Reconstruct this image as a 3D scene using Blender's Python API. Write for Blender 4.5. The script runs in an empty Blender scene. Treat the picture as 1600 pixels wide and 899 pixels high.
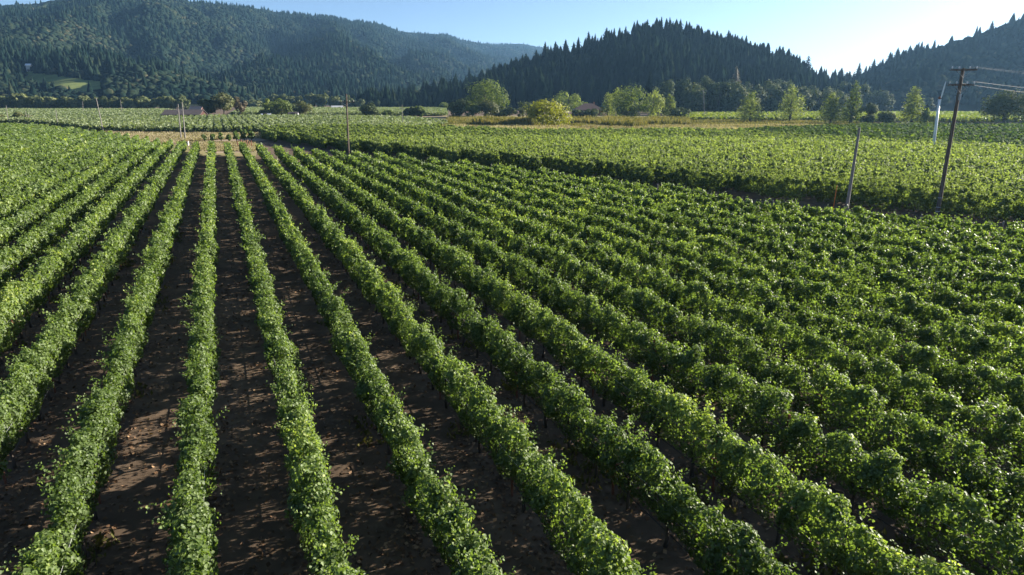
import bpy, math, random
import numpy as np

R = math.radians
rng = np.random.default_rng(7)
random.seed(7)
scene = bpy.context.scene
C = scene.collection

# ------------------------------------------------------------------ camera
CAM_H = 10.0
FPX, CX, CY = 1000.0, 800.0, 449.5          # focal length and centre for a 1600 px wide frame
TH = math.atan(0.2995)                       # downward tilt
cam_d = bpy.data.cameras.new('camera')
cam_d.sensor_width = 36.0
cam_d.lens = FPX / 1600 * 36
cam_d.clip_start = 0.5
cam_d.clip_end = 20000
cam = bpy.data.objects.new('camera', cam_d)
C.objects.link(cam)
cam.location = (0, 0, CAM_H)
cam.rotation_euler = (R(90) - TH, 0, 0)
scene.camera = cam

# ------------------------------------------------------------------ sky, sun, exposure
SUN_AZ, SUN_EL = 68.0, 19.5                  # azimuth clockwise from +Y
world = bpy.data.worlds.new('World')
scene.world = world
world.use_nodes = True
wn, wl = world.node_tree.nodes, world.node_tree.links
bg = wn['Background']
sky = wn.new('ShaderNodeTexSky')
sky.sky_type = 'NISHITA'
sky.sun_disc = False
sky.sun_elevation = R(SUN_EL)
sky.sun_rotation = R(SUN_AZ)
sky.air_density = 0.6
sky.dust_density = .8
sky.ozone_density = 2.6
wl.new(sky.outputs[0], bg.inputs[0])
bg.inputs[1].default_value = 0.05
sd = bpy.data.lights.new('sun', 'SUN')
sd.energy = 5.0
sd.angle = R(0.6)
sd.color = (1.0, 0.92, 0.79)
sun = bpy.data.objects.new('sun', sd)
C.objects.link(sun)
sun.location = (300, 250, 200)
sun.rotation_euler = (R(90 - SUN_EL), 0, R(180 - SUN_AZ))
scene.view_settings.view_transform = 'Standard'
scene.view_settings.look = 'None'
scene.view_settings.exposure = 1.88
scene.view_settings.gamma = 1.0
scene.view_settings.use_curve_mapping = False
scene.cycles.max_bounces = 6
scene.cycles.diffuse_bounces = 3
scene.cycles.glossy_bounces = 2
scene.cycles.transmission_bounces = 4
scene.cycles.transparent_max_bounces = 8
scene.cycles.volume_bounces = 0
scene.cycles.use_denoising = True

# ------------------------------------------------------------------ picture measures -> place
CT, ST = math.cos(TH), math.sin(TH)
def ray(x, y):
    """ratios (sideways, up) per metre forward for a picture point"""
    fw = FPX * CT + (CY - y) * ST
    up = (CY - y) * CT - FPX * ST
    return (x - CX) / fw, up / fw
def G(x, y, z=0.0):
    a, b = ray(x, y)
    Y = (z - CAM_H) / b
    return np.array([a * Y, Y, z])
def AT(x, y, Y):
    a, b = ray(x, y)
    return np.array([a * Y, Y, CAM_H + b * Y])
def pix(P):
    P = np.atleast_2d(P)
    X, Y, Z = P[:, 0], P[:, 1], P[:, 2] - CAM_H
    zc = Y * CT - Z * ST
    yc = Y * ST + Z * CT
    zc = np.where(zc < 0.1, 0.1, zc)
    return CX + FPX * X / zc, CY - FPX * yc / zc

# ------------------------------------------------------------------ small noise
def _hash(ix, iy, seed):
    h = (ix * 374761393 + iy * 668265263 + seed * 974711) & 0xffffffff
    h = ((h ^ (h >> 13)) * 1274126177) & 0xffffffff
    return ((h ^ (h >> 16)) & 0xffff) / 65535.0
def vnoise(x, y, seed=0):
    x = np.asarray(x, float); y = np.asarray(y, float)
    ix, iy = np.floor(x).astype(np.int64), np.floor(y).astype(np.int64)
    fx, fy = x - ix, y - iy
    fx = fx * fx * (3 - 2 * fx); fy = fy * fy * (3 - 2 * fy)
    a = _hash(ix, iy, seed); b = _hash(ix + 1, iy, seed)
    c = _hash(ix, iy + 1, seed); d = _hash(ix + 1, iy + 1, seed)
    return (a + (b - a) * fx) * (1 - fy) + (c + (d - c) * fx) * fy
def fbm(x, y, seed=0, oct=4):
    s, a, n = 0, 1.0, 0
    for k in range(oct):
        s = s + a * (vnoise(x * 2 ** k, y * 2 ** k, seed + k) - 0.5); n += a; a *= 0.5
    return s / n * 2

# ------------------------------------------------------------------ mesh helpers
def mesh_np(name, V, F, mat, var=None, smooth=False, mat_idx=None):
    """V (n,3), F (m,k) faces of one size, or a list of such arrays"""
    Fs = F if isinstance(F, list) else [F]
    Fs = [np.asarray(f, np.int32) for f in Fs if len(f)]
    me = bpy.data.meshes.new(name)
    V = np.ascontiguousarray(V, np.float32)
    me.vertices.add(len(V)); me.vertices.foreach_set('co', V.ravel())
    loops = np.concatenate([f.ravel() for f in Fs])
    sizes = np.concatenate([np.full(len(f), f.shape[1], np.int32) for f in Fs])
    starts = np.concatenate([[0], np.cumsum(sizes)[:-1]]).astype(np.int32)
    me.loops.add(len(loops)); me.loops.foreach_set('vertex_index', loops)
    me.polygons.add(len(sizes)); me.polygons.foreach_set('loop_start', starts)
    try: me.polygons.foreach_set('loop_total', sizes)
    except Exception: pass
    mats = mat if isinstance(mat, (list, tuple)) else [mat]
    for m in mats: me.materials.append(m)
    if mat_idx is not None: me.polygons.foreach_set('material_index', np.asarray(mat_idx, np.int32))
    if smooth: me.polygons.foreach_set('use_smooth', np.ones(len(sizes), bool))
    if var is not None:
        at = me.attributes.new('var', 'FLOAT', 'FACE')
        at.data.foreach_set('value', np.ascontiguousarray(var, np.float32))
    me.update()
    if not smooth:
        pass
    me.validate()
    return me
def link(name, me, parent=None, loc=(0, 0, 0), rz=0.0):
    o = bpy.data.objects.new(name, me); C.objects.link(o)
    o.location = loc; o.rotation_euler = (0, 0, rz)
    if parent: o.parent = parent
    return o
def tag(o, label=None, cat=None, group=None, kind=None):
    if label: o['label'] = label
    if cat: o['category'] = cat
    if group: o['group'] = group
    if kind: o['kind'] = kind
    return o
def empty(name, loc, rz=0.0):
    o = bpy.data.objects.new(name, None); C.objects.link(o)
    o.location = tuple(loc); o.rotation_euler = (0, 0, rz); o.empty_display_size = 0.5
    return o

class MB:
    """collects boxes, tubes and polygons into one mesh"""
    def __init__(s): s.v, s.f = [], []
    def add(s, V, F):
        b = len(s.v); s.v += [tuple(map(float, p)) for p in V]; s.f += [tuple(b + i for i in f) for f in F]; return s
    def box(s, c, d, rz=0.0, rx=0.0):
        V = []
        for x in (-.5, .5):
            for y in (-.5, .5):
                for z in (-.5, .5):
                    p = [x * d[0], y * d[1], z * d[2]]
                    p = [p[0], p[1] * math.cos(rx) - p[2] * math.sin(rx), p[1] * math.sin(rx) + p[2] * math.cos(rx)]
                    V.append((c[0] + p[0] * math.cos(rz) - p[1] * math.sin(rz), c[1] + p[0] * math.sin(rz) + p[1] * math.cos(rz), c[2] + p[2]))
        return s.add(V, [(0, 1, 3, 2), (4, 6, 7, 5), (0, 4, 5, 1), (2, 3, 7, 6), (0, 2, 6, 4), (1, 5, 7, 3)])
    def tube(s, pts, rad, n=8, cap=True):
        pts = [np.array(p, float) for p in pts]
        rad = rad if hasattr(rad, '__len__') else [rad] * len(pts)
        V, F = [], []
        for i, p in enumerate(pts):
            t = pts[min(i + 1, len(pts) - 1)] - pts[max(i - 1, 0)]
            t /= np.linalg.norm(t) + 1e-9
            a = np.cross(t, [0, 0, 1.0]) if abs(t[2]) < 0.9 else np.cross(t, [1.0, 0, 0])
            a /= np.linalg.norm(a); b = np.cross(t, a)
            for k in range(n):
                w = 2 * math.pi * k / n
                V.append(p + rad[i] * (math.cos(w) * a + math.sin(w) * b))
        for i in range(len(pts) - 1):
            for k in range(n):
                F.append((i * n + k, i * n + (k + 1) % n, (i + 1) * n + (k + 1) % n, (i + 1) * n + k))
        if cap: F.append(tuple(range(n))[::-1]); F.append(tuple((len(pts) - 1) * n + k for k in range(n)))
        return s.add(V, F)
    def mesh(s, name, mat, smooth=False):
        me = bpy.data.meshes.new(name); me.from_pydata(s.v, [], s.f); me.materials.append(mat)
        if smooth:
            for p in me.polygons: p.use_smooth = True
        me.validate(); me.update(); return me
    def build(s, name, mat, parent=None, loc=(0, 0, 0), smooth=False):
        return link(name, s.mesh(name, mat, smooth), parent, loc)

def unit(a): return a / (np.linalg.norm(a, axis=-1, keepdims=True) + 1e-9)
def cards(P, N, S, asp=1.0, T=None, r=rng):
    """quads centred at P with normals N and edge S; returns V, F"""
    n = len(P)
    if T is None: T = r.normal(size=(n, 3))
    N = unit(N); T = unit(T - N * np.sum(T * N, 1, keepdims=True)); B = np.cross(N, T)
    S = np.broadcast_to(np.asarray(S, float), (n,))[:, None]
    h = T * S * 0.5 * asp; w = B * S * 0.5
    k = S * 0.12 * N
    V = np.stack([P - h, P + w * 1.0 - k, P + h, P - w * 1.0 - k], 1).reshape(-1, 3)
    return V, np.arange(n * 4, dtype=np.int32).reshape(n, 4)
def leaves6(P, N, S, T, r=rng):
    """lobed leaf folded along its midrib: six vertices, two quads"""
    n = len(P)
    N = unit(N); T = unit(T - N * np.sum(T * N, 1, keepdims=True)); B = np.cross(N, T)
    S = S[:, None]
    fold = r.uniform(0.02, 0.28, (n, 1)) * S
    tipd = r.uniform(-0.05, 0.3, (n, 1)) * S
    V = np.stack([P - T * S * .42,
                  P - T * S * .20 + B * S * .50 + N * fold, P + T * S * .26 + B * S * .33 + N * fold * .8 - N * tipd * .4,
                  P + T * S * .62 - N * tipd,
                  P + T * S * .26 - B * S * .33 + N * fold * .8 - N * tipd * .4, P - T * S * .20 - B * S * .50 + N * fold], 1).reshape(-1, 3)
    b = (np.arange(n, dtype=np.int32) * 6)[:, None]
    F = np.concatenate([b + np.array([[0, 1, 2, 3]]), b + np.array([[0, 3, 4, 5]])], 1).reshape(-1, 4)
    return V, F

# ------------------------------------------------------------------ materials
def newmat(name):
    m = bpy.data.materials.new(name); m.use_nodes = True
    nt = m.node_tree; return m, nt, nt.nodes['Principled BSDF'], nt.nodes['Material Output']
def leafmat(name, stops, transl=0.3, rough=0.45, spec=0.5, tcol=1.5):
    m, nt, p, out = newmat(name)
    at = nt.nodes.new('ShaderNodeAttribute'); at.attribute_name = 'var'
    cr = nt.nodes.new('ShaderNodeValToRGB')
    el = cr.color_ramp.elements
    while len(el) < len(stops): el.new(0.5)
    for e, (pos, c) in zip(el, stops): e.position = pos; e.color = (*c, 1)
    nt.links.new(at.outputs['Fac'], cr.inputs[0])
    nt.links.new(cr.outputs[0], p.inputs['Base Color'])
    p.inputs['Roughness'].default_value = rough
    p.inputs['Specular IOR Level'].default_value = spec
    tr = nt.nodes.new('ShaderNodeBsdfTranslucent')
    mu = nt.nodes.new('ShaderNodeMix'); mu.data_type = 'RGBA'; mu.blend_type = 'MULTIPLY'; mu.inputs[0].default_value = 1
    nt.links.new(cr.outputs[0], mu.inputs[6]); mu.inputs[7].default_value = (tcol * 1.15, tcol * 1.2, tcol * 0.45, 1)
    nt.links.new(mu.outputs[2], tr.inputs[0])
    mx = nt.nodes.new('ShaderNodeMixShader'); mx.inputs[0].default_value = transl
    nt.links.new(p.outputs[0], mx.inputs[1]); nt.links.new(tr.outputs[0], mx.inputs[2])
    nt.links.new(mx.outputs[0], out.inputs[0])
    return m
def noisemat(name, stops, scale=1.0, detail=6, rough=0.9, spec=0.2, bump=0.0, stretch=(1, 1, 1), scale2=None, rz=0.0):
    m, nt, p, out = newmat(name)
    g = nt.nodes.new('ShaderNodeNewGeometry')
    mp = nt.nodes.new('ShaderNodeMapping'); mp.inputs['Scale'].default_value = stretch; mp.inputs['Rotation'].default_value = (0, 0, rz)
    nt.links.new(g.outputs['Position'], mp.inputs[0])
    n = nt.nodes.new('ShaderNodeTexNoise'); n.inputs['Scale'].default_value = scale; n.inputs['Detail'].default_value = detail
    n.inputs['Roughness'].default_value = 0.65
    nt.links.new(mp.outputs[0], n.inputs[0])
    fac = n.outputs[0]
    if scale2:
        n2 = nt.nodes.new('ShaderNodeTexNoise'); n2.inputs['Scale'].default_value = scale2; n2.inputs['Detail'].default_value = 3
        nt.links.new(g.outputs['Position'], n2.inputs[0])
        av = nt.nodes.new('ShaderNodeMath'); av.operation = 'MULTIPLY_ADD'; av.inputs[1].default_value = 0.5
        h = nt.nodes.new('ShaderNodeMath'); h.operation = 'MULTIPLY'; h.inputs[1].default_value = 0.5
        nt.links.new(n2.outputs[0], h.inputs[0]); nt.links.new(fac, av.inputs[0]); nt.links.new(h.outputs[0], av.inputs[2]); fac = av.outputs[0]
    cr = nt.nodes.new('ShaderNodeValToRGB'); el = cr.color_ramp.elements
    while len(el) < len(stops): el.new(0.5)
    for e, (pos, c) in zip(el, stops): e.position = pos; e.color = (*c, 1)
    nt.links.new(fac, cr.inputs[0]); nt.links.new(cr.outputs[0], p.inputs['Base Color'])
    p.inputs['Roughness'].default_value = rough; p.inputs['Specular IOR Level'].default_value = spec
    if bump:
        b = nt.nodes.new('ShaderNodeBump'); b.inputs['Strength'].default_value = bump; b.inputs['Distance'].default_value = 0.05
        nt.links.new(fac, b.inputs['Height']); nt.links.new(b.outputs[0], p.inputs['Normal'])
    return m

M = {}
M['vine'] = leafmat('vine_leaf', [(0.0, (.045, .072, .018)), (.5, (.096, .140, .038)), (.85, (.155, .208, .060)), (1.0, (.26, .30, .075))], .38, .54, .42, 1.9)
M['vine_cross'] = leafmat('vine_leaf_crosswise', [(0.0, (.040, .070, .018)), (.5, (.075, .12, .028)), (1.0, (.14, .19, .045))], .35, .8, .1, 1.4)
M['vine_up'] = leafmat('vine_leaf_upright', [(0.0, (.085, .118, .038)), (.5, (.135, .178, .062)), (1.0, (.22, .265, .10))], .42, .65, .25, 1.35)
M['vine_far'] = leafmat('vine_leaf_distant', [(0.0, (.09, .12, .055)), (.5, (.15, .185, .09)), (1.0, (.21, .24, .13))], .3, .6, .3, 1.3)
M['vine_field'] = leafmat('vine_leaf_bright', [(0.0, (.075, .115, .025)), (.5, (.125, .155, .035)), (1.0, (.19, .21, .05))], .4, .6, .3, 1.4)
M['conifer'] = leafmat('conifer_needles', [(0.0, (.005, .011, .007)), (.5, (.011, .020, .011)), (1.0, (.034, .042, .020))], .06, .9, .0, 1.0)
M['forest'] = leafmat('forest_leaf', [(0.0, (.004, .011, .009)), (.5, (.012, .022, .015)), (.9, (.028, .037, .020)), (1.0, (.055, .052, .030))], .06, .9, .0, 1.0)
M['oak'] = leafmat('oak_leaf', [(0.0, (.030, .045, .018)), (.5, (.068, .088, .036)), (1.0, (.15, .165, .075))], .15, .8, .1, 1.2)
M['oak_far'] = leafmat('treeline_leaf', [(0.0, (.050, .068, .028)), (.5, (.105, .125, .052)), (1.0, (.19, .20, .09))], .2, .8, .1, 1.2)
M['green'] = leafmat('green_leaf', [(0.0, (.040, .060, .018)), (.5, (.11, .145, .040)), (1.0, (.24, .27, .085))], .34, .7, .15, 1.4)
M['yellow'] = leafmat('yellow_leaf', [(0.0, (.08, .09, .010)), (.5, (.19, .20, .018)), (1.0, (.34, .33, .035))], .35, .55, .3, 1.3)
M['olive'] = leafmat('olive_leaf', [(0.0, (.06, .07, .022)), (.5, (.11, .12, .04)), (1.0, (.18, .17, .07))], .25, .6, .3, 1.3)
M['rust'] = leafmat('rust_leaf', [(0.0, (.05, .042, .022)), (.5, (.09, .070, .036)), (1.0, (.14, .11, .06))], .2, .6, .3, 1.2)
M['dry'] = leafmat('dry_grass_blade', [(0.0, (.15, .12, .075)), (.5, (.27, .23, .15)), (1.0, (.42, .37, .25))], .3, .8, .1, 1.1)
M['reed'] = leafmat('reed_blade', [(0.0, (.07, .075, .022)), (.5, (.14, .13, .04)), (1.0, (.26, .2, .08))], .3, .7, .1, 1.1)
M['litter'] = leafmat('fallen_leaf', [(0.0, (.06, .035, .02)), (.5, (.15, .085, .045)), (1.0, (.32, .21, .12))], .1, .7, .25, 1.0)
M['soil'] = noisemat('soil', [(.28, (.055, .038, .026)), (.5, (.105, .074, .050)), (.72, (.23, .165, .11))], 1.6, 10, .95, .15, .7, scale2=.12)
M['dirt'] = noisemat('pale_dirt', [(.3, (.22, .165, .11)), (.7, (.38, .30, .21))], .8, 8, .95, .1, .3)
M['drysod'] = noisemat('dry_sod', [(.25, (.13, .12, .055)), (.5, (.22, .19, .09)), (.8, (.33, .27, .15))], .35, 8, .95, .1, .3, scale2=.05)
M['hill'] = noisemat('hill_floor', [(.3, (.008, .012, .006)), (.7, (.018, .022, .011))], .05, 8, .95, .1)
M['meadow'] = noisemat('meadow', [(.3, (.11, .14, .04)), (.7, (.18, .21, .07))], .12, 6, .95, .1)
M['bark'] = noisemat('bark', [(.3, (.035, .028, .022)), (.7, (.10, .08, .065))], 6, 6, .9, .2, .4, (1, 1, .25))
M['wood'] = noisemat('weathered_pole_wood', [(.3, (.075, .058, .045)), (.7, (.16, .125, .10))], 5, 6, .85, .2, .3, (3, 3, .2))
M['greywood'] = noisemat('grey_pole_wood', [(.3, (.15, .135, .125)), (.7, (.27, .25, .235))], 5, 6, .85, .2, .3, (3, 3, .2))
M['steel'] = noisemat('galvanised_steel', [(.3, (.22, .23, .24)), (.7, (.4, .41, .42))], 4, 4, .45, .5)
M['rusty'] = noisemat('rusty_steel', [(.3, (.10, .035, .02)), (.7, (.2, .08, .045))], 6, 5, .8, .3)
M['white'] = noisemat('white_paint', [(.3, (.55, .60, .66)), (.7, (.74, .78, .82))], 2, 5, .4, .5)
M['glassy'] = noisemat('insulator', [(.3, (.55, .55, .55)), (.7, (.7, .7, .7))], 3, 2, .1, .8)
M['black'] = noisemat('black_hose', [(.3, (.012, .012, .012)), (.7, (.03, .03, .03))], 3, 2, .5, .4)
M['wire'] = noisemat('trellis_wire', [(.3, (.35, .35, .36)), (.7, (.5, .5, .5))], 3, 2, .3, .7)
M['cable'] = noisemat('power_cable', [(.3, (.13, .13, .135)), (.7, (.2, .2, .2))], 3, 2, .7, .2)
M['orange'] = noisemat('orange_plastic', [(.3, (.75, .2, .03)), (.7, (.85, .28, .05))], 3, 2, .5, .4)
M['barn_wall'] = noisemat('dark_red_boards', [(.3, (.035, .016, .014)), (.7, (.075, .034, .028))], 3, 6, .85, .2, 0, (4, 4, .3))
M['barn_roof'] = noisemat('dark_barn_roof', [(.3, (.055, .045, .045)), (.7, (.11, .09, .085))], 1.5, 6, .8, .3, 0, (.3, 4, 1))
M['pink_roof'] = noisemat('pale_pink_roof', [(.3, (.30, .20, .16)), (.7, (.42, .30, .25))], 1.5, 6, .8, .3)
M['tile'] = noisemat('brown_roof_tiles', [(.3, (.075, .045, .04)), (.7, (.13, .085, .07))], 2.5, 6, .8, .3)
M['stucco'] = noisemat('reddish_stucco', [(.3, (.26, .12, .07)), (.7, (.34, .17, .11))], 2, 5, .9, .2)
M['cream'] = noisemat('cream_wall', [(.3, (.55, .52, .46)), (.7, (.68, .64, .58))], 2, 5, .9, .2)
M['pane'] = noisemat('window_glass', [(.3, (.02, .025, .03)), (.7, (.05, .06, .07))], 2, 3, .1, .8)

# ------------------------------------------------------------------ ground
def sheet(name, pts, z, mat, sub=1):
    me = bpy.data.meshes.new(name)
    me.from_pydata([(float(p[0]), float(p[1]), z) for p in pts], [], [tuple(range(len(pts)))])
    me.materials.append(mat); me.update()
    o = link(name, me); o['kind'] = 'structure'
    return o
S5 = 5000
sheet('ground', [(-S5, -200), (S5, -200), (S5, 5600), (-S5, 5600)], 0, M['soil'])
def gp(*pts): return [G(x, y) for x, y in pts]
sheet('grass_verge', gp((-300, 207), (46, 197), (160, 213), (250, 224), (330, 216), (400, 218), (470, 206), (300, 203), (160, 203), (40, 190), (-300, 190)), .004, M['drysod'])
sheet('dirt_track', gp((250, 224), (300, 216), (400, 216), (420, 219), (405, 221), (300, 221)), .010, M['dirt'])
sheet('headland', gp((240, 232), (300, 221), (405, 221), (400, 245), (300, 243)), .008, M['drysod'])
sheet('dirt_pad', gp((318, 229), (395, 228), (410, 238), (322, 240)), .014, M['dirt'])
sheet('dry_meadow', gp((660, 207), (760, 212), (1170, 214), (1220, 205), (1400, 198), (1800, 199), (1800, 193), (1080, 189), (1060, 181), (690, 181), (560, 187), (660, 197)), .006, M['drysod'])
sheet('dirt_road', gp((360, 183.6), (700, 183.4), (700, 182.2), (360, 182.4)), .012, M['dirt'])
sheet('dirt_yard', gp((-250, 192.5), (14, 192.5), (14, 190), (-250, 190)), .012, M['dirt'])

# ------------------------------------------------------------------ hills
class Hill:
    """height field between its foot and its crest; prof = (picture x, crest y, crest distance, foot distance)"""
    def __init__(s, name, prof, seed, amp, spur, nx=160, ny=60, back=0.7, bow=1.0, dy=0):
        s.seed, s.amp, s.spur, s.back, s.bow = seed, amp, spur, back, bow
        rows = []
        for x, y, Rr, B in prof:
            a, b = ray(x, y + dy); rows.append((a, CAM_H + b * Rr, Rr, B))
        s.tab = np.array(sorted(rows))
        a = np.linspace(s.tab[0, 0], s.tab[-1, 0], nx)
        u = np.linspace(0, 1 + back, ny)
        A, U = np.meshgrid(a, u, indexing='ij')
        Y = s.Y(A, U)
        Z = s.z(A, Y)
        V = np.stack([A * Y, Y, Z], -1).reshape(-1, 3)
        i, j = np.meshgrid(np.arange(nx - 1), np.arange(ny - 1), indexing='ij')
        k = (i * ny + j).ravel()
        F = np.stack([k, k + ny, k + ny + 1, k + 1], 1)
        s.obj = link(name, mesh_np(name, V, F, M['hill'], smooth=True)); s.obj['kind'] = 'structure'
    def par(s, a): return [np.interp(a, s.tab[:, 0], s.tab[:, k]) for k in (1, 2, 3)]
    def Y(s, a, u):
        h, Rr, B = s.par(a); return B + (Rr - B) * u
    def z(s, a, Y):
        h, Rr, B = s.par(a)
        t = (Y - B) / (Rr - B)
        up = np.clip(t, 0, 1)
        prof = up ** s.bow
        prof = prof * (1 - .0) 
        dn = np.clip((t - 1) / s.back, 0, 1)
        base = h * np.where(t <= 1, prof, 1 - dn ** 1.3)
        X = a * Y
        env = 4 * np.clip(up * (1 - up), 0, .25)
        n = fbm(X / s.spur + .35 * Y / s.spur, Y / (s.spur * 2.2), s.seed, 4)
        rid = 1 - 2 * np.abs(n)
        return base + env * s.amp * (rid * .9 - .55) - 1.5 * np.clip(1 - up * 12, 0, 1)

LM = Hill('mountain', [(-420, 40, 1500, 560), (-250, 20, 1600, 560), (0, 13, 1700, 570), (60, 11, 1700, 575), (130, -6, 1750, 580), (240, -8, 1800, 590),
    (300, 9, 1800, 600), (350, 12, 1850, 610), (400, 18, 1900, 630), (430, 22, 2000, 650), (480, 29, 2050, 680), (515, 31, 2100, 700), (550, 38, 2200, 730),
    (590, 40, 2300, 780), (630, 53, 2450, 850), (660, 56, 2600, 920), (700, 57, 2750, 1000), (720, 64, 2850, 1100), (750, 70, 3000, 1200),
    (775, 73, 3200, 1350), (810, 70, 3400, 1500), (840, 75, 3600, 1600), (880, 86, 3700, 1700), (950, 100, 3800, 1800), (1050, 120, 3900, 1900)], 11, 62, 210, 220, 70)
CH = Hill('wooded_hill', [(545, 172, 640, 540), (600, 164, 690, 530), (640, 150, 700, 520), (690, 140, 690, 510), (735, 130, 680, 500), (775, 118, 670, 490), (815, 106, 665, 480),
    (850, 92, 660, 470), (900, 84, 655, 460), (950, 70, 650, 450), (1000, 55, 640, 440), (1035, 50, 635, 435), (1070, 54, 630, 430), (1100, 66, 625, 425),
    (1140, 74, 620, 425), (1180, 86, 615, 420), (1220, 97, 610, 420), (1250, 108, 605, 420), (1275, 128, 600, 420), (1310, 136, 600, 425), (1345, 142, 600, 430), (1380, 162, 600, 440)], 23, 12, 60, 150, 40, dy=7)
RH = Hill('oak_hill', [(1290, 154, 700, 470), (1320, 138, 700, 460), (1340, 127, 700, 455), (1370, 113, 695, 450), (1400, 99, 690, 450), (1430, 88, 685, 445), (1460, 84, 680, 445),
    (1490, 72, 680, 440), (1520, 65, 680, 440), (1550, 56, 680, 440), (1575, 45, 680, 440), (1600, 38, 680, 440), (1680, 15, 690, 440), (1780, 0, 700, 440), (1900, 0, 720, 440)], 31, 10, 70, 110, 36)

# ------------------------------------------------------------------ haze
def haze():
    m = bpy.data.materials.new('haze_air'); m.use_nodes = True
    nt = m.node_tree; nt.nodes.clear()
    out = nt.nodes.new('ShaderNodeOutputMaterial'); pv = nt.nodes.new('ShaderNodeVolumePrincipled')
    pv.inputs['Color'].default_value = (.32, .62, 1.0, 1)
    pv.inputs['Density'].default_value = HAZE
    pv.inputs['Anisotropy'].default_value = 0.35
    nt.links.new(pv.outputs[0], out.inputs['Volume'])
    mb = MB(); mb.box((0, 2700, 184), (10100, 5900, 370)); o = mb.build('haze', m); tag(o, 'thin blue haze lying over the valley', None, None, 'stuff')
HAZE = 0.00009
haze()

# ------------------------------------------------------------------ tree shapes
def conifer_cards(n, r, tiers=9, slim=1.0, s0=0.05):
    """unit-height conifer: normalised quads round a central axis"""
    t = 1 - np.sqrt(r.uniform(0.0, 1, n)) * .93
    t = np.clip(t, .05, .99)
    saw = (t * tiers) % 1.0
    rad = (1 - t) ** .72 * .20 * slim * (1.0 - .45 * saw) * r.uniform(.55, 1.08, n)
    a = r.uniform(0, 2 * np.pi, n)
    lob = 1 + .25 * np.sin(a * 3 + t * 25) + .15 * np.sin(a * 5 - t * 40)
    rad = rad * lob
    P = np.stack([rad * np.cos(a), rad * np.sin(a), t], 1)
    N = np.stack([np.cos(a) * .8, np.sin(a) * .8, np.full(n, .55)], 1) + r.normal(size=(n, 3)) * .30
    T = np.stack([np.cos(a), np.sin(a), np.full(n, -.45)], 1) + r.normal(size=(n, 3)) * .2
    S = s0 * r.uniform(.6, 1.3, n) * (.5 + .9 * (1 - t))
    V, F = cards(P, N, S, 1.9, T, r)
    return V, F
def cone_core(r, rings=5, sides=7, w=.15):
    V, F = [], []
    for i in range(rings):
        t = i / (rings - 1)
        for k in range(sides):
            a = 2 * np.pi * (k + .5 * (i % 2)) / sides
            q = (w * (1 - t) ** .75 * r.uniform(.65, 1.2) + .003) * (1 if i else .8)
            V.append((q * np.cos(a), q * np.sin(a), .04 + .92 * t))
    for i in range(rings - 1):
        for k in range(sides): F.append((i * sides + k, i * sides + (k + 1) % sides, (i + 1) * sides + (k + 1) % sides, (i + 1) * sides + k))
    return np.array(V), np.array(F, np.int32)
def blob_core(r, nu=8, nv=5):
    V, F = [], []; ph = r.uniform(0, 6, 4)
    for j in range(nv):
        th = np.pi * (.02 + .96 * j / (nv - 1))
        for i in range(nu):
            a = 2 * np.pi * i / nu; q = .40 * (1 + .22 * np.sin(2 * a + ph[0] + 3 * th) + .14 * np.sin(3 * a + ph[1])) * r.uniform(.85, 1.15)
            V.append((q * np.sin(th) * np.cos(a), q * np.sin(th) * np.sin(a), .5 + .44 * np.cos(th) * r.uniform(.9, 1.05)))
    for j in range(nv - 1):
        for i in range(nu): F.append((j * nu + (i + 1) % nu, j * nu + i, (j + 1) * nu + i, (j + 1) * nu + (i + 1) % nu))
    return np.array(V), np.array(F, np.int32)
def join(a, b): return np.concatenate([a[0], b[0]]), np.concatenate([a[1], b[1] + len(a[0])])
def blob_set(r, nb, w=.5, h=1.0, z0=.22, low=0.0):
    """clump centres and radii in a unit-height crown of half width w"""
    out = []
    for k in range(nb):
        u = r.normal(size=3); u /= np.linalg.norm(u); q = r.uniform(.2, 1) ** .4
        c = np.array([u[0] * w * .66 * q, u[1] * w * .66 * q, z0 + (1 - z0) * (.5 + .33 * u[2] * q)])
        rr = r.uniform(.20, .40) * w
        out.append((c, rr))
    return out
def crown_cards(n, r, blobs, s, flat=.85, hole=.0):
    P, N = [], []
    w = np.array([b[1] ** 2 for b in blobs]); w /= w.sum()
    cen = np.mean([b[0] for b in blobs], 0)
    for (c, rr), ww in zip(blobs, w):
        m = max(3, int(n * ww))
        u = unit(r.normal(size=(m, 3)))
        q = r.uniform(.0, 1, (m, 1)) ** .28
        bump = 1 + .18 * np.sin(u[:, :1] * 9 + u[:, 1:2] * 7 + c[0] * 30) * np.cos(u[:, 2:] * 8)
        P.append(c + u * q * rr * bump * np.array([1, 1, flat])); N.append(u + .20 * unit(c - cen) + np.array([0, 0, .15]))
    P = np.concatenate(P); N = np.concatenate(N)
    N = unit(N) + r.normal(size=N.shape) * .30
    S = s * r.uniform(.55, 1.3, len(P))
    V, F = cards(P, N, S, 1.1, None, r)
    return V, F
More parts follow.
